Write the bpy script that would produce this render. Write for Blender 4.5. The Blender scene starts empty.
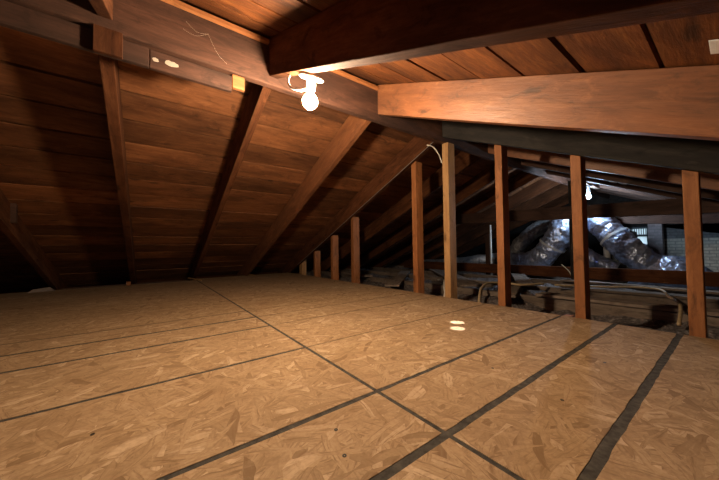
import bpy, bmesh, math, random
from mathutils import Vector, Matrix, noise
random.seed(7)
sc = bpy.context.scene
COL = sc.collection
# X runs along the ridge, Y across the roof towards the left slope, Z up, deck top at z = 0 (metres)

# ------------------------------------------------------------------ helpers
class MB:
    """collects polygons of ONE mesh object (world coordinates)"""
    def __init__(s):
        s.v = []; s.f = []; s.t = []; s.m = []
    def add(s, vs, fs, tone=.5, mi=0):
        n = len(s.v); s.v += [Vector(p) for p in vs]
        for f in fs:
            s.f.append([n + i for i in f]); s.t.append(tone); s.m.append(mi)
    def box(s, a, b, tone=.5, mi=0):
        (x0, y0, z0), (x1, y1, z1) = a, b
        s.add([(x0,y0,z0),(x1,y0,z0),(x1,y1,z0),(x0,y1,z0),(x0,y0,z1),(x1,y0,z1),(x1,y1,z1),(x0,y1,z1)],
              [(0,3,2,1),(4,5,6,7),(0,1,5,4),(1,2,6,5),(2,3,7,6),(3,0,4,7)], tone, mi)
    def hexa(s, p, tone=.5, mi=0):
        """8 points ordered like box"""
        s.add(p, [(0,3,2,1),(4,5,6,7),(0,1,5,4),(1,2,6,5),(2,3,7,6),(3,0,4,7)], tone, mi)
    def bar(s, p, q, w, h, up=(0,0,1), tone=.5, mi=0, seg=1, wob=0):
        """straight timber from p to q, width w, height h"""
        p = Vector(p); q = Vector(q); d = (q - p).normalized(); up = Vector(up)
        side = d.cross(up).normalized(); u = side.cross(d).normalized()
        rings = []
        for k in range(seg + 1):
            c = p.lerp(q, k / seg)
            if 0 < k < seg: c = c + side * random.uniform(-wob, wob) + u * random.uniform(-wob, wob)
            rings.append([c + side*sx*w/2 + u*sz*h/2 for sx, sz in ((-1,-1),(1,-1),(1,1),(-1,1))])
        n = len(s.v)
        fs = []
        for k in range(seg):
            for j in range(4):
                a = k*4 + j; b = k*4 + (j+1) % 4
                fs.append((a, b, b+4, a+4))
        fs.append((3,2,1,0)); e = seg*4; fs.append((e, e+1, e+2, e+3))
        s.add([p for r in rings for p in r], fs, tone, mi)
    def prism(s, poly, x0, x1, tone=.5, mi=0):
        """polygon of (y, z) pushed along X"""
        n = len(poly)
        s.add([(x0, y, z) for y, z in poly] + [(x1, y, z) for y, z in poly],
              [tuple(range(n)), tuple(range(2*n-1, n-1, -1))] + [(i, i+n, (i+1) % n + n, (i+1) % n) for i in range(n)], tone, mi)
    def tube(s, pts, r, n=8, tone=.5, mi=0, cap=True, rfun=None):
        pts = [Vector(p) for p in pts]; rings = []; u = None
        for i, p in enumerate(pts):
            d = (pts[min(i+1, len(pts)-1)] - pts[max(i-1, 0)]).normalized()
            if u is None:
                u = d.orthogonal().normalized()
            u = (u - d * u.dot(d)).normalized(); v = d.cross(u)
            ring = []
            for j in range(n):
                a = 2*math.pi*j/n; rr = r if rfun is None else rfun(i, a)
                ring.append(p + (u*math.cos(a) + v*math.sin(a)) * rr)
            rings.append(ring)
        fs = []
        for i in range(len(pts)-1):
            for j in range(n):
                a = i*n + j; b = i*n + (j+1) % n
                fs.append((a, b, b+n, a+n))
        if cap:
            fs.append(tuple(range(n-1, -1, -1))); e = (len(pts)-1)*n; fs.append(tuple(range(e, e+n)))
        s.add([p for r_ in rings for p in r_], fs, tone, mi)
    def lathe(s, c, prof, n=28, tone=.5, mi=0):
        """profile of (radius, z) turned about the vertical through c"""
        c = Vector(c); vs = []; fs = []
        for r, z in prof:
            for j in range(n):
                a = 2*math.pi*j/n
                vs.append(c + Vector((max(r, 1e-4)*math.cos(a), max(r, 1e-4)*math.sin(a), z)))
        for i in range(len(prof)-1):
            for j in range(n):
                a = i*n + j; b = i*n + (j+1) % n
                fs.append((a, b, b+n, a+n))
        s.add(vs, fs, tone, mi)
    def build(s, name, mats, parent=None, loc=(0,0,0), xdir=None, bevel=0, smooth=False):
        """local X is laid along xdir, so grain follows the timber"""
        if not isinstance(mats, (list, tuple)): mats = [mats]
        loc = Vector(loc)
        R = Matrix.Identity(3)
        if xdir is not None:
            x = Vector(xdir).normalized()
            z = Vector((0,0,1)) if abs(x.z) < .9 else Vector((1,0,0))
            y = z.cross(x).normalized(); z = x.cross(y)
            R = Matrix((x, y, z)).transposed()
        M = Matrix.Translation(loc) @ R.to_4x4(); Mi = M.inverted()
        me = bpy.data.meshes.new(name)
        me.from_pydata([Mi @ p for p in s.v], [], s.f)
        for m in mats: me.materials.append(m)
        at = me.attributes.new('tone', 'FLOAT', 'FACE')
        at.data.foreach_set('value', s.t)
        me.polygons.foreach_set('material_index', s.m)
        bm = bmesh.new(); bm.from_mesh(me)
        bmesh.ops.recalc_face_normals(bm, faces=bm.faces)
        if smooth:
            for f in bm.faces: f.smooth = True
        bm.to_mesh(me); bm.free()
        o = bpy.data.objects.new(name, me); COL.objects.link(o)
        o.matrix_world = M
        if parent is not None:
            o.parent = parent
            o.matrix_parent_inverse = Matrix.Translation(parent.location).inverted()
        if bevel:
            b = o.modifiers.new('bevel', 'BEVEL'); b.width = bevel; b.segments = 2; b.limit_method = 'ANGLE'; b.angle_limit = .6
        return o

def tag(o, label=None, cat=None, group=None, kind=None):
    if label: o['label'] = label
    if cat: o['category'] = cat
    if group: o['group'] = group
    if kind: o['kind'] = kind
    return o
def empty(name, loc):
    o = bpy.data.objects.new(name, None); COL.objects.link(o); o.location = loc; o.empty_display_size = .1
    return o
def spline(pts, n=10):
    pts = [Vector(p) for p in pts]; out = []
    for i in range(len(pts)-1):
        p0 = pts[max(i-1, 0)]; p1 = pts[i]; p2 = pts[i+1]; p3 = pts[min(i+2, len(pts)-1)]
        for k in range(n):
            t = k/n
            out.append(.5*((2*p1) + (p2-p0)*t + (2*p0-5*p1+4*p2-p3)*t*t + (3*p1-p0-3*p2+p3)*t**3))
    out.append(pts[-1]); return out

# ------------------------------------------------------------------ materials
class NT:
    def __init__(s, name):
        s.m = bpy.data.materials.new(name); s.m.use_nodes = True
        s.t = s.m.node_tree; s.n = s.t.nodes; s.bsdf = s.n['Principled BSDF']; s.out = s.n['Material Output']
    def node(s, typ, **kw):
        d = s.n.new(typ)
        for k, v in kw.items():
            if k in d.inputs: d.inputs[k].default_value = v
            else: setattr(d, k, v)
        return d
    def link(s, a, b): s.t.links.new(a, b)
    def math(s, op, a, b=None, clamp=False):
        d = s.n.new('ShaderNodeMath'); d.operation = op; d.use_clamp = clamp
        for i, x in enumerate((a, b)):
            if x is None: continue
            if isinstance(x, (int, float)): d.inputs[i].default_value = x
            else: s.link(x, d.inputs[i])
        return d.outputs[0]
    def ramp(s, fac, stops, interp='LINEAR'):
        d = s.n.new('ShaderNodeValToRGB'); r = d.color_ramp; r.interpolation = interp
        while len(r.elements) < len(stops): r.elements.new(.5)
        for e, (p, c) in zip(r.elements, stops):
            e.position = p; e.color = (c, c, c, 1) if isinstance(c, (int, float)) else (*c, 1)
        s.link(fac, d.inputs[0]); return d.outputs[0]
    def mix(s, fac, a, b, blend='MIX'):
        d = s.n.new('ShaderNodeMix'); d.data_type = 'RGBA'; d.blend_type = blend
        for sock, x in ((d.inputs[0], fac), (d.inputs[6], a), (d.inputs[7], b)):
            if isinstance(x, (int, float)): sock.default_value = x
            elif isinstance(x, tuple): sock.default_value = (*x, 1)
            else: s.link(x, sock)
        return d.outputs[2]
    def bump(s, h, strength=.3, dist=.01):
        d = s.node('ShaderNodeBump', Strength=strength, Distance=dist); s.link(h, d.inputs['Height'])
        s.link(d.outputs[0], s.bsdf.inputs['Normal']); return d

def wood(name, dark, mid, light, rough=.55, spec=.4, tone_amt=.5, stain=.5, rand=.25, grain=1.0, bump=.35):
    t = NT(name)
    tc = t.node('ShaderNodeTexCoord'); oi = t.node('ShaderNodeObjectInfo')
    at = t.node('ShaderNodeAttribute', attribute_name='tone')
    off = t.math('ADD', t.math('MULTIPLY', oi.outputs['Random'], 37.), t.math('MULTIPLY', at.outputs['Fac'], 53.))
    cmb = t.node('ShaderNodeCombineXYZ'); t.link(off, cmb.inputs[0]); t.link(off, cmb.inputs[1]); t.link(off, cmb.inputs[2])
    add = t.node('ShaderNodeVectorMath', operation='ADD'); t.link(tc.outputs['Object'], add.inputs[0]); t.link(cmb.outputs[0], add.inputs[1])
    def mapped(sx, sy):
        m = t.node('ShaderNodeMapping'); m.inputs['Scale'].default_value = (sx, sy, sy); t.link(add.outputs[0], m.inputs[0]); return m.outputs[0]
    g = t.node('ShaderNodeTexNoise', Scale=1., Detail=7., Roughness=.62, Distortion=.9); t.link(mapped(3.2*grain, 24*grain), g.inputs['Vector'])
    f = t.node('ShaderNodeTexNoise', Scale=1., Detail=4., Roughness=.7); t.link(mapped(14*grain, 150*grain), f.inputs['Vector'])
    b = t.node('ShaderNodeTexNoise', Scale=1., Detail=5., Roughness=.6, Distortion=.6); t.link(mapped(1.3, 3.4), b.inputs['Vector'])
    k = t.node('ShaderNodeTexVoronoi', Scale=1.); t.link(mapped(3.4, 9.), k.inputs['Vector'])
    q = t.node('ShaderNodeTexNoise', Scale=1., Detail=6., Roughness=.7, Distortion=.8); t.link(mapped(7., 16.), q.inputs['Vector'])
    kn = t.math('ADD', k.outputs['Distance'], t.math('MULTIPLY', t.math('SUBTRACT', q.outputs['Fac'], .5), .5))
    c = t.ramp(g.outputs['Fac'], [(.28, dark), (.5, mid), (.74, light)])
    c = t.mix(t.ramp(f.outputs['Fac'], [(.3, .55), (.6, 0.)]), c, dark)
    c = t.mix(t.math('MULTIPLY', t.ramp(b.outputs['Fac'], [(.36, 1.), (.58, 0.)]), stain), c, tuple(x*.22 for x in dark))
    c = t.mix(t.math('MULTIPLY', t.ramp(kn, [(.05, 1.), (.16, 0.)]), .8), c, tuple(x*.3 for x in dark))
    c = t.mix(t.math('MULTIPLY', t.ramp(q.outputs['Fac'], [(.30, 1.), (.46, 0.)]), .7), c, tuple(x*.35 for x in dark))
    c = t.mix(t.math('MULTIPLY', t.ramp(q.outputs['Fac'], [(.58, 0.), (.78, 1.)]), .45), c, tuple(min(x*1.5, 1) for x in light))
    v = t.math('ADD', t.math('MULTIPLY', t.math('SUBTRACT', at.outputs['Fac'], .5), tone_amt*2), 1.)
    v = t.math('ADD', v, t.math('MULTIPLY', t.math('SUBTRACT', oi.outputs['Random'], .5), rand*2))
    hsv = t.node('ShaderNodeHueSaturation'); t.link(v, hsv.inputs['Value']); t.link(c, hsv.inputs['Color'])
    t.link(hsv.outputs[0], t.bsdf.inputs['Base Color'])
    t.bsdf.inputs['Specular IOR Level'].default_value = spec
    t.link(t.ramp(b.outputs['Fac'], [(.3, min(rough+.2, 1)), (.7, rough)]), t.bsdf.inputs['Roughness'])
    h = t.math('ADD', t.math('ADD', t.math('MULTIPLY', g.outputs['Fac'], .7), t.math('MULTIPLY', f.outputs['Fac'], .5)), t.math('MULTIPLY', q.outputs['Fac'], .8))
    t.bump(h, bump, .006)
    return t.m

def plain(name, col, rough=.6, metal=0., spec=.5, var=.25, scale=40., bump=.15):
    t = NT(name); tc = t.node('ShaderNodeTexCoord')
    n = t.node('ShaderNodeTexNoise', Scale=scale, Detail=5., Roughness=.6); t.link(tc.outputs['Object'], n.inputs['Vector'])
    t.link(t.ramp(n.outputs['Fac'], [(.3, tuple(x*(1-var) for x in col)), (.7, tuple(min(x*(1+var), 1) for x in col))]), t.bsdf.inputs['Base Color'])
    t.bsdf.inputs['Roughness'].default_value = rough; t.bsdf.inputs['Metallic'].default_value = metal
    t.bsdf.inputs['Specular IOR Level'].default_value = spec
    if bump: t.bump(n.outputs['Fac'], bump, .004)
    return t.m

def osb():
    t = NT('oriented_strand_board'); tc = t.node('ShaderNodeTexCoord'); at = t.node('ShaderNodeAttribute', attribute_name='tone')
    cmb = t.node('ShaderNodeCombineXYZ')
    for i in range(2): t.link(t.math('MULTIPLY', at.outputs['Fac'], 31.+9*i), cmb.inputs[i])
    add = t.node('ShaderNodeVectorMath', operation='ADD'); t.link(tc.outputs['Object'], add.inputs[0]); t.link(cmb.outputs[0], add.inputs[1])
    wn = t.node('ShaderNodeTexNoise', Scale=9., Detail=2.); t.link(add.outputs[0], wn.inputs['Vector'])
    wv = t.node('ShaderNodeVectorMath', operation='MULTIPLY_ADD'); t.link(wn.outputs['Color'], wv.inputs[0]); wv.inputs[1].default_value = (.03,.03,0); t.link(add.outputs[0], wv.inputs[2])
    best = None
    def sel(w, a, b):
        d = t.n.new('ShaderNodeMix'); d.data_type = 'FLOAT'; t.link(w, d.inputs[0]); t.link(a, d.inputs[2]); t.link(b, d.inputs[3]); return d.outputs[0]
    for i, (ang, sx, sy) in enumerate(((8, 9, 48), (31, 11, 58), (67, 10, 45), (104, 9, 54), (140, 11, 50), (166, 8.5, 42))):
        r = t.node('ShaderNodeVectorRotate', rotation_type='Z_AXIS'); r.inputs['Angle'].default_value = math.radians(ang)
        t.link(wv.outputs[0], r.inputs['Vector'])
        m = t.node('ShaderNodeMapping'); m.inputs['Scale'].default_value = (sx, sy, 0); m.inputs['Location'].default_value = (i*7.3, i*3.1, 0)
        t.link(r.outputs[0], m.inputs[0])
        v = t.node('ShaderNodeTexVoronoi', Scale=1., voronoi_dimensions='2D'); t.link(m.outputs[0], v.inputs['Vector'])
        sp = t.node('ShaderNodeSeparateColor'); t.link(v.outputs['Color'], sp.inputs[0])
        m2 = t.node('ShaderNodeMapping'); m2.inputs['Scale'].default_value = (1.2, 3.2, 1); t.link(m.outputs[0], m2.inputs[0])
        st = t.node('ShaderNodeTexNoise', Scale=1., Detail=4., Roughness=.65, noise_dimensions='2D'); t.link(m2.outputs[0], st.inputs['Vector'])
        cur = (sp.outputs[0], sp.outputs[1], v.outputs['Distance'], st.outputs['Fac'])
        if best is None: best = cur
        else:
            w = t.math('GREATER_THAN', cur[0], best[0])
            best = (t.math('MAXIMUM', cur[0], best[0]),) + tuple(sel(w, x, y) for x, y in zip(best[1:], cur[1:]))
    best_h, best_t, best_e, best_s = best
    fine = t.node('ShaderNodeTexNoise', Scale=120., Detail=3.); t.link(wv.outputs[0], fine.inputs['Vector'])
    big = t.node('ShaderNodeTexNoise', Scale=2.2, Detail=5., Roughness=.65); t.link(tc.outputs['Object'], big.inputs['Vector'])
    mid = t.node('ShaderNodeTexNoise', Scale=38., Detail=5., Roughness=.7, Distortion=.8); t.link(wv.outputs[0], mid.inputs['Vector'])
    c = t.ramp(best_t, [(0., (0.202,0.119,0.058)), (.10, (0.333,0.213,0.113)), (.5, (0.393,0.256,0.141)), (.88, (0.434,0.289,0.165)), (.95, (0.544,0.379,0.235))])
    c = t.mix(t.math('MULTIPLY', t.ramp(best_s, [(.30, 1.), (.45, 0.)]), .8), c, (0.171,0.095,0.043))
    c = t.mix(t.math('MULTIPLY', t.ramp(best_s, [(.60, 0.), (.75, 1.)]), .3), c, (0.585,0.417,0.273))
    c = t.mix(t.math('MULTIPLY', t.ramp(best_e, [(.45, 0.), (.9, 1.)]), .5), c, (0.192,0.106,0.049))
    c = t.mix(t.math('MULTIPLY', t.ramp(mid.outputs['Fac'], [(.34, 1.), (.5, 0.)]), .45), c, (0.192,0.106,0.049))
    c = t.mix(t.math('MULTIPLY', t.ramp(mid.outputs['Fac'], [(.56, 0.), (.72, 1.)]), .3), c, (0.554,0.388,0.244))
    c = t.mix(t.math('MULTIPLY', t.ramp(fine.outputs['Fac'], [(.3, 1.), (.6, 0.)]), .25), c, (0.182,0.102,0.052))
    c = t.mix(t.math('MULTIPLY', t.ramp(big.outputs['Fac'], [(.35, 1.), (.62, 0.)]), .4), c, (0.232,0.137,0.071))
    t.link(c, t.bsdf.inputs['Base Color'])
    t.link(t.ramp(big.outputs['Fac'], [(.3, .85), (.7, .72)]), t.bsdf.inputs['Roughness'])
    t.bsdf.inputs['Specular IOR Level'].default_value = .25
    t.bump(t.math('ADD', t.math('MULTIPLY', best_h, .8), t.math('MULTIPLY', fine.outputs['Fac'], .3)), .35, .003)
    return t.m

def fluffy():
    t = NT('blown_insulation'); tc = t.node('ShaderNodeTexCoord')
    a = t.node('ShaderNodeTexNoise', Scale=14., Detail=8., Roughness=.75); t.link(tc.outputs['Object'], a.inputs['Vector'])
    b = t.node('ShaderNodeTexVoronoi', Scale=42.); t.link(tc.outputs['Object'], b.inputs['Vector'])
    c = t.ramp(a.outputs['Fac'], [(.32, (.10,.08,.08)), (.5, (.27,.23,.22)), (.7, (.48,.43,.41))])
    c = t.mix(t.ramp(b.outputs['Distance'], [(.1, 0.), (.6, .6)]), c, (.05,.04,.04))
    t.link(c, t.bsdf.inputs['Base Color']); t.bsdf.inputs['Roughness'].default_value = .95; t.bsdf.inputs['Specular IOR Level'].default_value = .1
    t.bump(t.math('ADD', a.outputs['Fac'], t.math('MULTIPLY', b.outputs['Distance'], -.6)), .9, .03)
    return t.m

def foil(name, col, rough):
    t = NT(name); tc = t.node('ShaderNodeTexCoord')
    a = t.node('ShaderNodeTexVoronoi', Scale=24.); t.link(tc.outputs['Object'], a.inputs['Vector'])
    b = t.node('ShaderNodeTexNoise', Scale=16., Detail=6., Distortion=1.2); t.link(tc.outputs['Object'], b.inputs['Vector'])
    t.link(t.ramp(b.outputs['Fac'], [(.35, tuple(x*.55 for x in col)), (.65, col)]), t.bsdf.inputs['Base Color'])
    t.bsdf.inputs['Metallic'].default_value = .75; t.bsdf.inputs['Roughness'].default_value = rough
    t.bump(t.math('ADD', a.outputs['Distance'], t.math('MULTIPLY', b.outputs['Fac'], 1.2)), .55, .018)
    return t.m

def brick(name, c1, c2, mortar):
    t = NT(name); tc = t.node('ShaderNodeTexCoord')
    sp = t.node('ShaderNodeSeparateXYZ'); t.link(tc.outputs['Object'], sp.inputs[0])
    cm = t.node('ShaderNodeCombineXYZ'); t.link(t.math('ADD', sp.outputs[1], sp.outputs[0]), cm.inputs[0]); t.link(sp.outputs[2], cm.inputs[1])
    b = t.node('ShaderNodeTexBrick', Scale=1.); t.link(cm.outputs[0], b.inputs['Vector'])
    for k, v in (('Color1', (*c1,1)), ('Color2', (*c2,1)), ('Mortar', (*mortar,1)), ('Mortar Size', .006), ('Brick Width', .14), ('Row Height', .05)): b.inputs[k].default_value = v
    n = t.node('ShaderNodeTexNoise', Scale=25., Detail=6.); t.link(tc.outputs['Object'], n.inputs['Vector'])
    t.link(t.mix(t.ramp(n.outputs['Fac'], [(.4, .0), (.7, .6)]), b.outputs['Color'], tuple(x*.5 for x in c1)), t.bsdf.inputs['Base Color'])
    t.bsdf.inputs['Roughness'].default_value = .9
    t.bump(t.math('ADD', t.math('MULTIPLY', b.outputs['Fac'], -1.), t.math('MULTIPLY', n.outputs['Fac'], .5)), .6, .01)
    return t.m

def emit(name, col, strength):
    t = NT(name); t.bsdf.inputs['Base Color'].default_value = (*col, 1)
    t.bsdf.inputs['Emission Color'].default_value = (*col, 1); t.bsdf.inputs['Emission Strength'].default_value = strength
    return t.m

M = dict(
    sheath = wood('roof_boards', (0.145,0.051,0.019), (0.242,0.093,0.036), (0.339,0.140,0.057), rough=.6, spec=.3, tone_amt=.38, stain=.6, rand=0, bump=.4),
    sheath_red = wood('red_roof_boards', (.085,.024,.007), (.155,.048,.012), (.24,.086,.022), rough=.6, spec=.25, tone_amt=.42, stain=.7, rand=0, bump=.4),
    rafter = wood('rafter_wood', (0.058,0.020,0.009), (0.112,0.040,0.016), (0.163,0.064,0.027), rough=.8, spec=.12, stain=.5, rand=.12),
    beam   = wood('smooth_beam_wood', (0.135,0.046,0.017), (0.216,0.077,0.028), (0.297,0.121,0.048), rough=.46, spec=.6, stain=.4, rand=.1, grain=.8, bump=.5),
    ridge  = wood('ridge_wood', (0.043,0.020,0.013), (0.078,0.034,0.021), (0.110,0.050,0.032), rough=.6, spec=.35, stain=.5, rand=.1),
    dark   = wood('near_black_wood', (.012,.010,.010), (.024,.020,.018), (.05,.042,.036), rough=.7, spec=.3, stain=.4, rand=0),  # near-black wood colour for one beam, a post and the upper gable
    stud   = wood('stud_wood', (0.220,0.078,0.025), (0.330,0.124,0.042), (0.420,0.175,0.066), rough=.55, spec=.35, stain=.2, rand=.12),
    fresh  = wood('fresh_pine', (0.340,0.175,0.071), (0.470,0.262,0.112), (0.560,0.340,0.158), rough=.55, spec=.35, stain=.12, rand=.05),
    plank  = wood('dusty_plank', (0.142,0.105,0.083), (0.247,0.189,0.153), (0.342,0.273,0.224), rough=.85, spec=.15, stain=.5, rand=.2),
    osb = osb(), fluff = fluffy(),
    seam = plain('grey_seam', (.062,.054,.046), .9, spec=.15, var=.5, scale=45),
    foil = foil('duct_foil', (.56,.65,.90), .32), foil_dull = foil('dusty_duct_foil', (.48,.48,.50), .5),
    felt = plain('roofing_felt', (.012,.011,.012), .95), metal = plain('galvanised_steel', (.8,.86,.95), .35, .35, var=.1),
    porcelain = plain('white_porcelain', (.85,.83,.8), .25, var=.03, bump=0), cable = plain('white_cable_sheath', (.72,.68,.6), .5, var=.1, bump=0),
    grey_cable = plain('grey_cable_sheath', (.42,.36,.3), .6, var=.1, bump=0), dim_cable = plain('dusty_cable_sheath', (.20,.165,.14), .7, var=.15, bump=0), tan_cable = plain('tan_cable_sheath', (.42,.30,.17), .6, var=.15, bump=0),
    pvc = plain('white_plastic', (.75,.76,.76), .4, var=.05, bump=0), web = plain('cobweb_silk', (.55,.5,.45), .9, bump=0),
    brick = brick('lit_painted_brick', (.85,.80,.70), (.7,.66,.58), (.42,.40,.37)),  # lit part of the gable wall, its brightness put into the colour
    brick_dark = brick('shaded_grey_brick', (.27,.27,.28), (.22,.22,.23), (.17,.17,.175)),  # same wall where it is in shade, the darkening put into the colour
    pier = brick('whitewashed_brick', (.75,.68,.72), (.55,.46,.50), (.5,.46,.48)),
    frame = plain('slate_blue_paint', (.055,.08,.10), .5), black = plain('black_sheet_metal', (.02,.021,.024), .45, .3),
    plaster = plain('drywall_back', (.16,.13,.11), .95), screw = plain('dark_screw', (.03,.025,.02), .5, .6),
    bulb = emit('warm_bulb_glow', (1., .76, .50), 1800.), bulb2 = emit('cool_bulb_glow', (.60, .80, 1.), 1150.),
)
t = NT('frosted_glass'); t.n.remove(t.bsdf)
tl = t.node('ShaderNodeBsdfTranslucent'); tl.inputs[0].default_value = (.75,.88,.92,1); df = t.node('ShaderNodeBsdfDiffuse'); df.inputs[0].default_value = (.5,.58,.6,1)
mx = t.node('ShaderNodeMixShader', Fac=.15); t.link(tl.outputs[0], mx.inputs[1]); t.link(df.outputs[0], mx.inputs[2]); t.link(mx.outputs[0], t.out.inputs[0])
M['glass'] = t.m

# ------------------------------------------------------------------ roof geometry
SR, SL = .435, .42                       # slopes of the right and the left roof
YR, YL = 1.45, 1.49                      # the two faces of the ridge board
uR = lambda y: 1.325 - SR*(YR - y)       # underside of right rafters
uL = lambda y: 1.33 - SL*(y - YL)        # underside of left rafters
DV = .205                                # vertical depth of a rafter
XW, XE = -3.0, 7.0                       # ends of the attic
dR = Vector((0, -1, -SR)).normalized(); dL = Vector((0, 1, -SL)).normalized()

# ---- setting: the plank roof
def slope(name, y0, z0, d, length, holes, up, mat='sheath'):
    mb = MB(); W = .213; g = .010; th = .02
    d = Vector(d); nrm = up
    def slab(x0, x1, s0, s1, tone, lo, hi, mi):
        P = lambda x, s, h: Vector((x, y0, z0)) + d*s + nrm*h
        mb.hexa([P(x0,s0,lo),P(x1,s0,lo),P(x1,s1,lo),P(x0,s1,lo),P(x0,s0,hi),P(x1,s0,hi),P(x1,s1,hi),P(x0,s1,hi)], tone, mi)
    def run(x0, x1, s0, s1, tone, lo, hi, mi):
        hs = [h for h in holes if h[2] < s1 and h[3] > s0 and h[0] < x1 and h[1] > x0]
        x = x0
        for hx0, hx1, hs0, hs1 in sorted(hs):
            slab(x, hx0, s0, s1, tone, lo, hi, mi)
            if hs0 > s0: slab(hx0, hx1, s0, hs0, tone, lo, hi, mi)
            if hs1 < s1: slab(hx0, hx1, hs1, s1, tone, lo, hi, mi)
            x = hx1
        slab(x, x1, s0, s1, tone, lo, hi, mi)
    s = -.05; k = 0
    while s < length:
        w = W
        joints = sorted(random.sample([-2.2,-1.5,-.84,-.14,.53,1.24,1.97,2.68,3.38,4.08,4.78,5.48,6.18], 3))
        xs = [XW-.2] + joints + [XE+.2]
        for a, b in zip(xs[:-1], xs[1:]):
            run(a+.0015, b-.0015, s+g/2+random.uniform(0,.004), min(s+w-g/2-random.uniform(0,.004), length+.2), random.random(), random.choice((0,.001,.004,.006)), th, 0)
        s += w; k += 1
    # the black felt laid over the boards
    for a, b in ((-.2, length+.2),): run(XW-.2, XE+.2, a, b, .5, th+.002, th+.02, 1)
    return tag(mb.build(name, [M[mat], M['felt']], loc=(0, y0, z0)), kind='structure')
nR = Vector((0, -SR, 1)).normalized(); nL = Vector((0, SL, 1)).normalized()
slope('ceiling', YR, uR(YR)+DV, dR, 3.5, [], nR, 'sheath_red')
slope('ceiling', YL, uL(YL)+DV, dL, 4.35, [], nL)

# ---- setting: the strand-board deck, black seams between sheets
ys = [-1.3,-.30,.178,.404,.646,1.113,1.55,1.797,2.018,2.50,2.98,3.42,3.90,4.36]
gaps = {.178:.024,.404:.022,.646:.017,1.113:.016,1.55:.020,1.797:.022,2.018:.014,2.50:.012}
mb = MB()
def deck(x0, x1, ylist, gf):
    for a, b in zip(ylist[:-1], ylist[1:]):
        ga = gf(a); gb = gf(b); n = 40 if b < 2 else 12; tone = random.random()
        # ragged seam edges
        xs = [x0 + (x1-x0)*i/n for i in range(n+1)]
        lo = [a + ga/2 + (random.uniform(-.0015,.0015) if ga > .008 else 0) for _ in xs]
        hi = [b - gb/2 + (random.uniform(-.0015,.0015) if gb > .008 else 0) for _ in xs]
        for i in range(n):
            mb.hexa([(xs[i],lo[i],-.018),(xs[i+1],lo[i+1],-.018),(xs[i+1],hi[i+1],-.018),(xs[i],hi[i],-.018),
                     (xs[i],lo[i],0),(xs[i+1],lo[i+1],0),(xs[i+1],hi[i+1],0),(xs[i],hi[i],0)], tone, 0)
deck(XW, .532, ys + [4.50], lambda y: gaps.get(y, .003))
deck(.545, 1.975, ys + [4.72], lambda y: gaps.get(y, .003)*(.42 if y > 1 else .92))
mb.box((XW, -1.3, -.018), (1.973, 4.48, -.0012), .5, 1)
for x, y in ((.35,.57),(.32,.49),(.9,.3),(1.3,.3),(-.1,.9),(-.12,.72),(.95,.52),(1.35,.9)):
    mb.lathe((x, y, 0), [(.0045, -.001), (.0045, .0008), (.001, .0005)], 10, .5, 2)
tag(mb.build('floor', [M['osb'], M['seam'], M['screw']]), kind='structure')

# ---- setting: end walls and the drywall below the joists
mb = MB(); mb.box((XW-.2,-2.2,-.30), (XE+.2,6.2,-.27)); tag(mb.build('floor', M['plaster']), kind='structure')
mb = MB(); mb.prism([(-2.0,-.28),(6.0,-.28),(6.0,.1),(1.47,1.66),(-2.0,.1)], XW-.12, XW-.02); tag(mb.build('wall_west', M['plank'], xdir=(0,1,0)), kind='structure')
mb = MB(); mb.box((XW-.2,-1.95,-.28), (XE+.2,-1.85,.14)); tag(mb.build('wall_south', M['plank']), kind='structure')
mb = MB(); mb.box((XW-.2,5.45,-.28), (XE+.2,5.55,.14)); tag(mb.build('wall_north', M['plank']), kind='structure')
# gable of brick with a window opening y .97..1.15+, z .27..
mb = MB(); WX = XE
wy0, wy1, wz0, wz1 = .945, 1.20, .22, .715
def gable(ya, yb, zlo, tone=.5, mi=0):
    mb.add([], [], 0)
    zt = lambda y: min(uR(y), uL(y)) + DV + .02
    pts = [(ya, zlo), (yb, zlo), (yb, zt(yb))] + ([(YR, zt(YR))] if ya < YR < yb else []) + [(ya, zt(ya))]
    mb.prism(pts, WX, WX+.1, tone, mi)
gable(-1.9, wy0, .73, .5, 2); mb.box((WX,-1.9,.50), (WX+.1,wy0,.73), .5, 1); mb.prism([(-1.9,-.28),(wy0,-.28),(wy0,.50),(-1.9,.50)], WX-.012, WX+.1)
gable(wy1, 5.5, -.28, .5, 2); gable(wy0, wy1, wz1, .5, 2); mb.box((WX, wy0, -.28), (WX+.1, wy1, wz0), .5, 1)
tag(mb.build('wall_gable', [M['brick'], M['brick_dark'], M['dark']]), kind='structure')
# window: slate frame, louvre above, frosted pane below
wr = empty('window_1', (WX, 1.07, wz0)); tag(wr, kind='structure')
mb = MB(); fx0, fx1 = WX-.03, WX+.06
for a, b in (((wy0,wz0),(wy0+.025,wz1)), ((wy1-.025,wz0),(wy1,wz1)), ((wy0,wz0),(wy1,wz0+.03)), ((wy0,wz1-.03),(wy1,wz1)), ((wy0,.545),(wy1,.58))):
    mb.box((fx0, a[0], a[1]), (fx1, b[0], b[1]))
mb.build('window_frame', M['frame'], wr)
mb = MB(); mb.box((WX+.02, wy0+.025, wz0+.03), (WX+.026, wy1-.025, .545)); mb.build('pane', M['glass'], wr)
mb = MB(); mb.box((WX+.035, wy0+.025, .58), (WX+.04, wy1-.025, wz1-.03), .5, 1)
for i in range(7):
    y = wy0+.025+.205*(i+.5)/7; mb.box((WX-.012, y-.004, .58), (WX+.02, y+.004, wz1-.03), .5, 0)
mb.build('louvre', [M['frame'], M['glass']], wr)
mb = MB(); mb.box((XE-.22, .765, -.28), (XE-.02, .93, 1.05)); tag(mb.build('brick_chimney', M['pier']), 'narrow whitewashed brick chimney pier beside the gable window', 'chimney')

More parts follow.
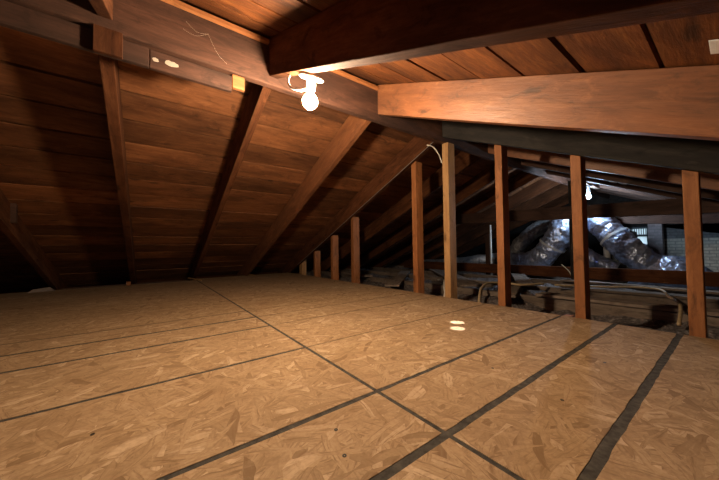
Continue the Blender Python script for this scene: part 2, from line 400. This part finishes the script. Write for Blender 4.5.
# ------------------------------------------------------------------ ridge, rafters and beams
mb = MB(); mb.bar((XW,1.47,1.395), (XE,1.47,1.395), .04, .228, seg=1)
tag(mb.build('ridge_board', M['ridge'], loc=(XW,1.47,1.395), xdir=(1,0,0), bevel=.003), 'long brown ridge board along the peak of the roof', 'beam')
for i, (a, b, lab) in enumerate(((-.11,.50,'thin pale batten on top of the ridge left of the bulb beam'),(.555,1.245,'thin pale batten on top of the ridge behind the glowing bulb'))):
    mb = MB(); mb.box((a,1.425,1.485), (b,1.4495,1.503)); tag(mb.build('wooden_batten', M['stud'], loc=(a,1.437,1.49), bevel=.002), lab, 'batten', 'battens on the ridge')
# boards nailed under the ridge at the left
mb = MB(); mb.box((XW,1.462,1.19), (.0,1.484,1.272)); tag(mb.build('nailer_board', M['ridge'], loc=(XW,1.44,1.23), bevel=.002), 'long dark board hanging below the ridge at the far left', 'board', 'boards under the ridge')
mb = MB(); mb.box((.003,1.462,1.19), (.325,1.484,1.268), .6)
tag(mb.build('nailer_board', M['ridge'], loc=(.003,1.44,1.23), bevel=.002), 'short grey board below the ridge with pale paint spots', 'board', 'boards under the ridge')
mb = MB(); mb.box((.328,1.462,1.212), (.385,1.484,1.279)); tag(mb.build('wood_block', M['stud'], loc=(.33,1.44,1.24), bevel=.002), 'small bright wood block under the ridge at the end of the grey board', 'block')
mb = MB()
for cx, cz, rx, rz in ((.078,1.232,.026,.0115), (.022,1.228,.012,.008)):
    n = 16; vs = [(cx + rx*math.cos(2*math.pi*j/n)*random.uniform(.8,1.15), 1.4600, cz + rz*math.sin(2*math.pi*j/n)*random.uniform(.8,1.15)) for j in range(n)]
    mb.add(vs + [(x, 1.4621, z) for x, y, z in vs], [tuple(range(n)), tuple(range(2*n-1,n-1,-1))] + [(j,(j+1)%n,(j+1)%n+n,j+n) for j in range(n)])
tag(mb.build('dried_foam', M['grey_cable'], loc=(.06,1.46,1.23)), 'two pale dried blobs stuck on the short grey board', 'blob', kind='stuff')

def rafterL(x0, x1, mat, label, ye=5.2, dv=DV, group='rafters of the left roof slope', name='roof_rafter'):
    mb = MB(); y0 = YL + .001
    n = 14; tp = []; bt = []
    for i in range(n+1):
        y = y0 + (ye-y0)*i/n; j = random.uniform(-.003,.003) if 0 < i < n else 0
        bt.append((y, uL(y)+j)); tp.append((y, uL(y)+dv-.001))
    mb.prism(bt + tp[::-1], x0, x1)
    return tag(mb.build(name, mat, loc=(x0, y0, uL(y0)), xdir=dL, bevel=.003), label, 'rafter', group)
def rafterR(x0, x1, mat, label, ye=-1.7, dv=DV, z=0, group='rafters of the right roof slope', name='roof_rafter'):
    mb = MB(); y0 = YR - .001
    n = 14; tp = []; bt = []
    for i in range(n+1):
        y = y0 + (ye-y0)*i/n; j = random.uniform(-.0015,.0015) if 0 < i < n else 0
        bt.append((y, uR(y)+z+j)); tp.append((y, uR(y)+dv-.001))
    mb.prism(bt + tp[::-1], x0, x1)
    return tag(mb.build(name, mat, loc=(x0, y0, uR(y0)), xdir=dR, bevel=.003), label, 'rafter', group)
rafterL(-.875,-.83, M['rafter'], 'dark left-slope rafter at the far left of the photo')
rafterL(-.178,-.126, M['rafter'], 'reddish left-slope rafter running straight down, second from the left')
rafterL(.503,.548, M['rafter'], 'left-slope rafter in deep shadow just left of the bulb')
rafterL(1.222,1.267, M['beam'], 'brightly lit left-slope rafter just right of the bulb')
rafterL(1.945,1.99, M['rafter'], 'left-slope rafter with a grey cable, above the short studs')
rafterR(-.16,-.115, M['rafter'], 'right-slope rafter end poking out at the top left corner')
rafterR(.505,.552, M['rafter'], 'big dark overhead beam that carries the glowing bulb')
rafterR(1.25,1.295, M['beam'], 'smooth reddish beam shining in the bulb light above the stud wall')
rafterR(1.95,1.995, M['dark'], 'near-black beam resting on the tops of the studs')
xs = [2.66,3.36,4.06,4.76,5.46,6.16]
wl = ['first','second','third','fourth','fifth','sixth']
for i, x in enumerate(xs):
    rafterL(x, x+.045, M['rafter'], 'left-slope rafter in the dim far attic, %s behind the stud wall' % wl[i])
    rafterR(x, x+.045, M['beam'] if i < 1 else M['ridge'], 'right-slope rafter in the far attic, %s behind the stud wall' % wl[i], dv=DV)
mb = MB(); mb.box((-.172,1.444,1.185), (-.085,1.461,1.285)); tag(mb.build('wood_block', M['rafter'], loc=(-.13,1.45,1.23), xdir=(0,0,1), bevel=.002), 'reddish block on the dark board at the top of the second rafter', 'block')
# short cross board nailed to the far left rafter
mb = MB(); mb.bar((-1.7,3.28,.72), (-.80,3.28,.72), .03, .16); mb2 = mb
tag(mb.build('nailer_board', M['ridge'], loc=(-1.7,3.28,.72), bevel=.002), 'dark cross board with a bright cut end at the left edge', 'board')

# ------------------------------------------------------------------ the stud wall
studs = [(.128,'stud','reddish stud nearest the right edge of the photo'),(.557,'stud','orange stud in front of the silver ducts'),(1.005,'stud','reddish stud just right of the pale one'),
         (1.447,'fresh','pale fresh stud standing under the peak'),(1.80,'stud','reddish stud just left of the pale one'),(2.80,'stud','short stud under the cable, tallest of the left four'),
         (3.28,'stud','short stud under the cable, second tallest of the left four'),(3.78,'stud','short stud under the cable, third tallest of the left four'),(4.28,'fresh','stubby stud at the far left end of the stud wall')]
for y, m, lab in studs:
    w = .05 if y < 1.3 or y > 3.5 else (.058 if y < 1.6 else .055); w2 = w/2; mb = MB()
    top = lambda yy: (uR(yy) if yy < YR else uL(yy)) - .001
    x0, x1 = 1.978, 2.068
    ta, tb = top(y-w2), top(y+w2)
    if abs(y-1.447) < .01: ta = tb = 1.2795
    if y > 4.2: ta, tb = .235, .21
    tilt = random.uniform(-.002,.002); zb = -.112
    if y > 4.2: mb.box((1.992,y-.05,zb),(2.068,y+.05,.27))
    else: mb.hexa([(x0,y-w2+tilt,zb),(x1,y-w2+tilt,zb),(x1,y+w2+tilt,zb),(x0,y+w2+tilt,zb),(x0,y-w2,ta),(x1,y-w2,ta),(x1,y+w2,tb),(x0,y+w2,tb)])
    tag(mb.build('wall_stud', M[m], loc=(x0+.045,y,zb), xdir=(0,0,1), bevel=.003), lab, 'stud', 'studs of the open wall')
mb = MB(); mb.bar((2.025,-1.0,-.131), (2.025,4.8,-.131), .09, .036); tag(mb.build('bottom_plate', M['plank'], loc=(2.025,0,-.131), xdir=(0,1,0), bevel=.002), 'low plate under the row of studs', 'plank')

# ------------------------------------------------------------------ far attic: joists, strongback, collar ties, posts
for i, x in enumerate(xs):
    mb = MB(); mb.bar((x+.022,-1.8,-.11), (x+.022,5.3,-.11), .045, .18); tag(mb.build('ceiling_joist', M['plank'], loc=(x+.022,0,-.11), xdir=(0,1,0), bevel=.002), 'dusty ceiling joist in the insulation, %s behind the stud wall' % wl[i], 'joist', 'ceiling joists behind the studs')
mb = MB(); mb.bar((4.2,-.9,.085), (4.2,4.1,.068), .045, .135, seg=6, wob=.002); tag(mb.build('cross_beam', M['rafter'], loc=(4.2,1.5,.08), xdir=(0,1,0), bevel=.003), 'low reddish beam lying across the joists in front of the ducts', 'beam')
mb = MB(); mb.bar((4.03,-.1,.752), (4.03,2.75,.855), .04, .15); tag(mb.build('collar_tie', M['ridge'], loc=(4.03,1,.78), xdir=(0,1,0), bevel=.003), 'dark collar tie spanning the attic in front of the ducts', 'beam')
mb = MB(); mb.bar((4.83,-.05,.66), (4.83,.93,.725), .04, .10); tag(mb.build('collar_tie', M['ridge'], loc=(4.83,1,.7), xdir=(0,1,0), bevel=.003), 'paler thin collar tie behind the big dark one', 'beam')
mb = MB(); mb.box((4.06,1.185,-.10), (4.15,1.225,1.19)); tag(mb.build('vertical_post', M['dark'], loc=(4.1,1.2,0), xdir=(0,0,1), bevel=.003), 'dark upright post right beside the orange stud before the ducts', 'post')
mb = MB(); mb.box((4.31,2.36,-.11), (4.36,2.43,.60)); tag(mb.build('vertical_post', M['ridge'], loc=(4.33,2.4,0), xdir=(0,0,1), bevel=.003), 'short brown post beside the thin white pipe', 'post')
mb = MB(); mb.tube([(4.28,2.32,-.1),(4.28,2.32,.74)], .012, 10); tag(mb.build('vent_pipe', M['pvc'], loc=(4.28,2.32,0), smooth=True), 'thin white upright pipe beside the short brown post', 'pipe')
mb = MB(); mb.tube([(5.4,1.175,-.1),(5.4,1.175,.95)], .04, 14); tag(mb.build('vent_pipe', M['pvc'], loc=(5.4,1.175,0), smooth=True), 'white upright vent pipe behind the right silver duct', 'pipe')
# black air handler, leaning cabinet behind the ducts
r = empty('air_handler', (5.7,1.0,-.02)); tag(r, 'dark sheet-metal air handler box behind the right silver duct', 'air handler')
mb = MB(); mb.hexa([(5.5,.86,-.02),(5.9,.86,-.02),(5.9,1.16,-.02),(5.5,1.16,-.02),(5.5,.93,.60),(5.9,.93,.60),(5.9,1.16,.66),(5.5,1.16,.66)]); mb.build('housing', M['black'], r, bevel=.008)
mb = MB(); mb.hexa([(5.485,.93,.08),(5.5,.93,.08),(5.5,1.12,.08),(5.485,1.12,.08),(5.485,.96,.50),(5.5,.96,.50),(5.5,1.12,.52),(5.485,1.12,.52)]); mb.build('access_panel', M['frame'], r, bevel=.004)

# ------------------------------------------------------------------ foil ducts
def duct(label, pts, rad, mat, straps=()):
    r = empty('flexible_duct', pts[0]); tag(r, label, 'duct', 'silver flexible ducts')
    P = spline(pts, 16); mb = MB(); sd = random.uniform(0, 50)
    def rf(i, a):
        p = P[i]
        k = noise.noise(Vector((i*.22+sd, math.cos(a)*1.6, math.sin(a)*1.6))) + .5*noise.noise(Vector((i*.7+sd, math.cos(a)*4, math.sin(a)*4)))
        return rad*(1 + .13*k)
    mb.tube(P, rad, 26, rfun=rf)
    mb.build('duct_sleeve', mat, r, loc=pts[0], smooth=True)
    for s in straps:
        i = int(s*(len(P)-1)); mb = MB()
        mb.tube([P[max(i-1,0)], P[i], P[min(i+1,len(P)-1)]], rad*1.12, 26, cap=False); mb.build('duct_strap', M['metal'], r, loc=pts[0], smooth=True)
duct('silver duct dropping from the collar tie, left of the dark post', [(5.15,1.56,.76),(4.9,1.52,.76),(4.68,1.47,.72),(4.6,1.50,.58),(4.6,1.62,.38),(4.62,1.80,.20),(4.7,2.08,.14),(4.9,2.4,.13)], .155, M['foil'], (.55,))
duct('silver duct slanting down right from the dark post to the foil heap', [(4.98,1.17,.79),(4.76,1.14,.78),(4.6,1.07,.73),(4.55,.97,.58),(4.52,.84,.42),(4.54,.72,.27),(4.62,.60,.15),(4.74,.50,.08)], .145, M['foil'], (.5,))
duct('dull grey duct sagging behind the left silver duct', [(5.85,1.95,.74),(5.6,2.02,.76),(5.4,2.15,.66),(5.3,2.32,.46),(5.35,2.5,.25),(5.5,2.75,.14)], .12, M['foil_dull'])
duct('silver duct low on the floor between the two slanting ducts', [(5.35,1.66,.52),(5.28,1.54,.42),(5.2,1.40,.28),(5.18,1.24,.16),(5.2,1.04,.06)], .11, M['foil'])
duct('thin grey duct low in the left background', [(5.0,4.3,.02),(4.95,3.6,.06),(5.0,3.0,.14),(5.2,2.7,.18)], .10, M['foil_dull'])
# heap of crumpled foil on the insulation
mb = MB(); n, m_ = 34, 18; vs = []; fs = []
for i in range(n+1):
    for j in range(m_+1):
        u = i/n; v = j/m_; y = .78 - .68*u + .0; x = 4.36 + .5*v
        e = math.sin(math.pi*u)**.6 * math.sin(math.pi*v)**.6
        z = -.03 + e*(.36 - .10*u) + .045*e*noise.noise(Vector((x*9,y*9,3))) + .03*e*noise.noise(Vector((x*22,y*22,8)))
        vs.append((x,y,z))
for i in range(n):
    for j in range(m_):
        a = i*(m_+1)+j; fs.append((a, a+1, a+m_+2, a+m_+1))
mb.add(vs, fs); o = mb.build('foil_blanket', M['foil'], loc=(4.6,.45,0), smooth=True)
so = o.modifiers.new('thick', 'SOLIDIFY'); so.thickness = .006
tag(o, 'crumpled heap of silver foil sheet at the foot of the right duct', 'foil')

# ------------------------------------------------------------------ insulation and boards beyond the wall
def carpet(name, x0, x1, y0, y1, base, amp, label, step=.05):
    nx = int((x1-x0)/step); ny = int((y1-y0)/step); vs = []; fs = []
    for i in range(nx+1):
        for j in range(ny+1):
            x = x0+(x1-x0)*i/nx; y = y0+(y1-y0)*j/ny
            z = base + amp*noise.fractal(Vector((x*2.2, y*2.2, 1.7)), .8, 2.2, 4) + .35*amp*noise.noise(Vector((x*14,y*14,5)))
            vs.append((x,y,max(z, -.25)))
    for i in range(nx):
        for j in range(ny):
            a = i*(ny+1)+j; fs.append((a, a+1, a+ny+2, a+ny+1))
    mb = MB(); mb.add(vs, fs)
    return tag(mb.build(name, M['fluff'], smooth=True, loc=(x0,y0,base)), label, 'insulation', kind='stuff')
carpet('loose_insulation', 2.09, 6.95, -1.7, 5.35, -.085, .05, 'grey fluffy insulation lying between joists behind the stud wall', .045)
carpet('loose_insulation', XW, 2.0, 4.75, 5.42, -.10, .05, 'dark insulation along the eave beyond the left deck edge', .06)

def plank(p, q, w, th, label, mat='plank', name='loose_plank'):
    mb = MB(); mb.bar(p, q, w, th, seg=5, wob=.003)
    return tag(mb.build(name, M[mat], loc=p, xdir=Vector(q)-Vector(p), bevel=.002), label, 'plank', 'loose planks across the joists')
plank((2.78,1.72,-.006), (4.75,3.9,-.006), .26, .022, 'wide dusty plank lying diagonally behind the pale stud')
plank((2.76,-.25,.0), (2.70,1.05,.0), .15, .022, 'wide dusty plank behind the two right studs')
plank((3.88,.1,-.006), (4.02,1.3,-.006), .12, .02, 'narrow dusty plank in front of the low reddish beam')
plank((3.42,-.4,-.006), (3.40,1.0,-.006), .15, .022, 'dusty plank on the second joist behind the right stud')
plank((2.40,1.16,.0), (3.1,1.42,.0), .10, .022, 'short plank on the first joist right of the pale stud')
plank((3.15,1.35,.012), (4.3,1.95,.012), .16, .02, 'dusty plank below the duct, left of the dark post')
plank((2.15,2.3,-.005), (3.6,3.5,-.006), .16, .022, 'dusty plank behind the gap left of the pale stud')
plank((2.6,3.3,-.006), (2.9,4.9,-.006), .18, .022, 'grey plank behind the short left studs')
mb = MB(); mb.box((1.98,.60,-.112), (2.03,.64,.0)); tag(mb.build('wood_block', M['stud'], loc=(2,.62,-.1), bevel=.002), 'small wood block at the foot of the orange stud', 'block')
# odd bits along the left deck edge
mb = MB(); mb.hexa([(-.99,4.36,.0005),(-.80,4.40,.0005),(-.80,4.44,.0005),(-.99,4.44,.0005),(-.95,4.37,.03),(-.84,4.40,.042),(-.84,4.43,.042),(-.95,4.43,.03)]); tag(mb.build('wood_offcut', M['plank'], loc=(-.9,4.4,0), bevel=.002), 'small wood offcut at the deck edge by the far left rafter', 'offcut')
mb = MB(); mb.box((-.205,4.40,.0005), (-.165,4.44,.045)); tag(mb.build('wood_offcut', M['stud'], loc=(-.19,4.42,0), bevel=.002), 'small upright wood chip at the foot of the second rafter', 'offcut')
mb = MB(); mb.bar((.45,4.62,.028), (.575,4.33,.008), .018, .012); tag(mb.build('wood_offcut', M['fresh'], loc=(.5,4.5,.01), bevel=.001), 'thin pale stick lying over the deck edge by the shadowed rafter', 'offcut')
mb = MB(); mb.bar((1.22,4.85,.02), (1.33,4.56,.008), .016, .012); tag(mb.build('wood_offcut', M['fresh'], loc=(1.3,4.6,.01), bevel=.001), 'thin pale stick at the deck edge left of the short studs', 'offcut')
mb = MB(); mb.bar((-.80,4.72,-.022), (.48,4.74,-.022), .05, .03); tag(mb.build('loose_plank', M['ridge'], loc=(-.8,4.6,-.02), bevel=.002), 'narrow grey board along the eave beyond the left deck edge', 'plank')

# ------------------------------------------------------------------ cables
def cable(label, pts, r, mat, name='electrical_cable', group=None):
    mb = MB(); P = spline(pts, 8); mb.tube(P, r, 8)
    return tag(mb.build(name, M[mat], loc=pts[0], smooth=True), label, 'cable', group)
cable('thin grey cable running along the edge of the left-slope rafter', [(1.938, 1.50, 1.322)] + [(1.940, y, uL(y)-.004 + random.uniform(-.002,.002)) for y in (1.9,2.3,2.7,3.1,3.5,3.9,4.3)], .003, 'dim_cable')
cable('white cable looping from the peak down beside the pale stud', [(1.935,1.60,1.30),(1.945,1.545,1.27),(1.96,1.50,1.20),(1.972,1.475,1.12)], .0045, 'cable')
cable('short grey cable curling at the top of the pale stud', [(1.93,1.57,1.29),(1.95,1.52,1.245),(1.965,1.485,1.16)], .0035, 'grey_cable')
cable('white cable rising from the insulation left of the pale stud', [(2.12,1.60,-.06),(2.25,1.68,-.02),(2.4,1.80,.02),(2.7,2.02,.03),(3.0,2.25,.0),(3.2,2.5,-.04)], .010, 'cable')
cable('tan cable bunched right of the pale stud', [(2.08,1.24,-.05),(2.25,1.33,.0),(2.45,1.43,.03),(2.7,1.50,.05),(2.9,1.44,.04),(2.95,1.30,.03),(3.2,1.2,.03)], .011, 'tan_cable')
cable('long tan cable trailing over the planks behind the right stud', [(3.2,1.1,.026),(3.4,.75,.026),(3.55,.58,.026),(3.5,.42,.026),(3.1,.33,.026),(2.7,.24,.032),(2.4,.22,-.04)], .009, 'tan_cable')
cable('thin pale cable hanging off the low reddish beam', [(4.17,1.35,.17),(4.16,1.28,.10),(4.16,1.24,.02),(4.16,1.23,-.03)], .006, 'tan_cable')
# cobweb in the corner by the ridge
mb = MB(); c0 = Vector((.215,1.42,1.40))
for tip in ((.13,1.449,1.44),(.30,1.449,1.31),(.12,1.449,1.40)):
    tip = Vector(tip); mid = (c0+tip)/2 + Vector((0,.006,-.016)); mb.tube(spline([c0, mid, tip], 6), .00028, 4)
tag(mb.build('cobweb', M['web'], loc=c0), 'wispy cobweb strands on the ridge at the upper left', 'cobweb')

# ------------------------------------------------------------------ lamps
BX, BY = .570, 1.098
bz = uR(BY)                              # underside of the beam at the holder
def leaned(mb, ang):
    R = Matrix.Rotation(ang, 3, 'X'); c = Vector((BX,BY,bz)); mb.v = [c + R @ (p - c) for p in mb.v]
r = empty('light_fixture', (BX,BY,bz)); tag(r, 'lit bare bulb in a white porcelain holder under the overhead beam', 'light')
aS = math.atan(SR)
mb = MB(); mb.lathe((BX,BY,bz), [(0,-.001),(.048,-.001),(.055,-.005),(.056,-.010),(.050,-.014),(.030,-.018),(.022,-.022),(0,-.022)], 36); leaned(mb, aS); mb.build('holder_base', M['porcelain'], r, smooth=True)
mb = MB(); mb.lathe((BX,BY,bz), [(.022,-.012),(.0215,-.045),(.019,-.060),(.016,-.064),(0,-.064)], 24); leaned(mb, .16); mb.build('socket', M['porcelain'], r, smooth=True)
mb = MB(); mb.lathe((BX,BY,bz-.064), [(.010,.0),(.013,-.008),(.022,-.018),(.030,-.030),(.0335,-.043),(.031,-.056),(.023,-.068),(.012,-.075),(0,-.077)], 28); leaned(mb, .16); mb.build('bulb', M['bulb'], r, smooth=True)
cable('white cord looping from the beam down to the bulb socket', [(.53,1.24,uR(1.24)-.004),(.512,1.215,1.195),(.500,1.185,1.155),(.500,1.155,1.125),(.515,1.13,1.108),(.535,1.118,1.108),(.551,1.110,1.116)], .0048, 'cable', 'power_cord')
LX, LY = 4.4, 1.118; lz = uR(LY) - .022
r = empty('light_fixture', (LX,LY,lz)); tag(r, 'small cool white bulb glowing in the far attic above the ducts', 'light')
mb = MB(); mb.bar((4.07,LY,lz+.007), (4.80,LY,lz+.007), .05, .014); tag(mb.build('wooden_batten', M['plank'], loc=(4.07,LY,lz), xdir=(1,0,0)), 'short batten between far rafters above the cool bulb', 'batten')
mb = MB(); mb.lathe((LX,LY,lz), [(0,0),(.05,0),(.052,-.012),(.022,-.02),(.018,-.10),(0,-.10)], 24); mb.build('holder_base', M['black'], r, smooth=True)
mb = MB(); mb.lathe((LX,LY,lz-.099), [(.012,0),(.02,-.018),(.03,-.04),(.0275,-.056),(.015,-.068),(0,-.072)], 20); mb.build('bulb', M['bulb2'], r, smooth=True)
for (y, z), lab in (((.81,1.098),'left one of two pale light spots painted on the far rafter right of the cool bulb'),((.735,1.068),'right one of two pale light spots painted on the far rafter right of the cool bulb')):
    mb = MB(); n = 14; vs = [(4.0585, y+.036*math.cos(2*math.pi*j/n), z+.013*math.sin(2*math.pi*j/n)+.0157*math.cos(2*math.pi*j/n)) for j in range(n)]  # bright spots of light on the rafter, put in as thin white discs
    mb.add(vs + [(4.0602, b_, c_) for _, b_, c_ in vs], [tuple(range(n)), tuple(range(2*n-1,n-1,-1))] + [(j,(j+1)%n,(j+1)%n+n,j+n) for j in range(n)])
    tag(mb.build('painted_light_spot', M['porcelain'], loc=(4.06,y,z)), lab, 'light spot', 'light spots painted on a far rafter')
# galvanised plate on the roof boards at the top right edge
mb = MB(); zc = lambda y: uR(y) + DV
mb.hexa([(1.09,-.10,zc(-.10)-.004),(1.17,-.10,zc(-.10)-.004),(1.17,.032,zc(.032)-.004),(1.09,.032,zc(.032)-.004),(1.09,-.10,zc(-.10)-.001),(1.17,-.10,zc(-.10)-.001),(1.17,.032,zc(.032)-.001),(1.09,.032,zc(.032)-.001)])
tag(mb.build('metal_bracket', M['metal'], loc=(1.13,0,zc(0)), bevel=.001), 'shiny galvanised metal plate on the roof boards at the right edge', 'bracket')

def light(name, typ, loc, energy, col, rot=None, **kw):
    l = bpy.data.lights.new(name, typ); l.energy = energy; l.color = col
    for k, v in kw.items(): setattr(l, k, v)
    o = bpy.data.objects.new(name, l); COL.objects.link(o); o.location = loc
    if rot is not None: o.rotation_euler = Vector(rot).to_track_quat('-Z', 'Y').to_euler()
    return o
# unseen cool fill lamp added at the west end to tint the ridge
light('cool_fill_lamp', 'AREA', (-2.7,.6,.55), 2.2, (.62,.72,1.), (1,.25,.28), shape='RECTANGLE', size=.6, size_y=.6)
# two unseen spot lamps added, standing in for daylight shafts on the deck
for p in ((1.37,.945,0),(1.27,.875,0)):
    src = Vector((1.60,.62,1.12)); light('deck_spot_lamp', 'SPOT', src, 260, (.95,.97,1.), Vector(p)-src, spot_size=math.radians(3.6), spot_blend=.35, shadow_soft_size=.002)

w = bpy.data.worlds.new('sky'); sc.world = w; w.use_nodes = True
w.node_tree.nodes['Background'].inputs[0].default_value = (.92,.92,1.,1); w.node_tree.nodes['Background'].inputs[1].default_value = 2.0

# ------------------------------------------------------------------ camera
f, a, pit, rol = 283.8, .93016, .02616, -.01355
F = Vector((math.cos(a)*math.cos(pit), math.sin(a)*math.cos(pit), math.sin(pit)))
Rt = Vector((math.sin(a), -math.cos(a), 0)); U = Rt.cross(F)
Rt, U = Rt*math.cos(rol) + U*math.sin(rol), U*math.cos(rol) - Rt*math.sin(rol)
cam = bpy.data.cameras.new('camera'); cam.sensor_width = 36; cam.sensor_fit = 'HORIZONTAL'; cam.lens = f/719*36; cam.clip_start = .01
co = bpy.data.objects.new('camera', cam); COL.objects.link(co)
co.matrix_world = Matrix.Translation((0,0,.42)) @ Matrix((Rt, U, -F)).transposed().to_4x4()
sc.camera = co
sc.view_settings.view_transform = 'Standard'; sc.view_settings.look = 'None'; sc.view_settings.gamma = 1; sc.view_settings.exposure = 0
sc.view_settings.use_curve_mapping = False
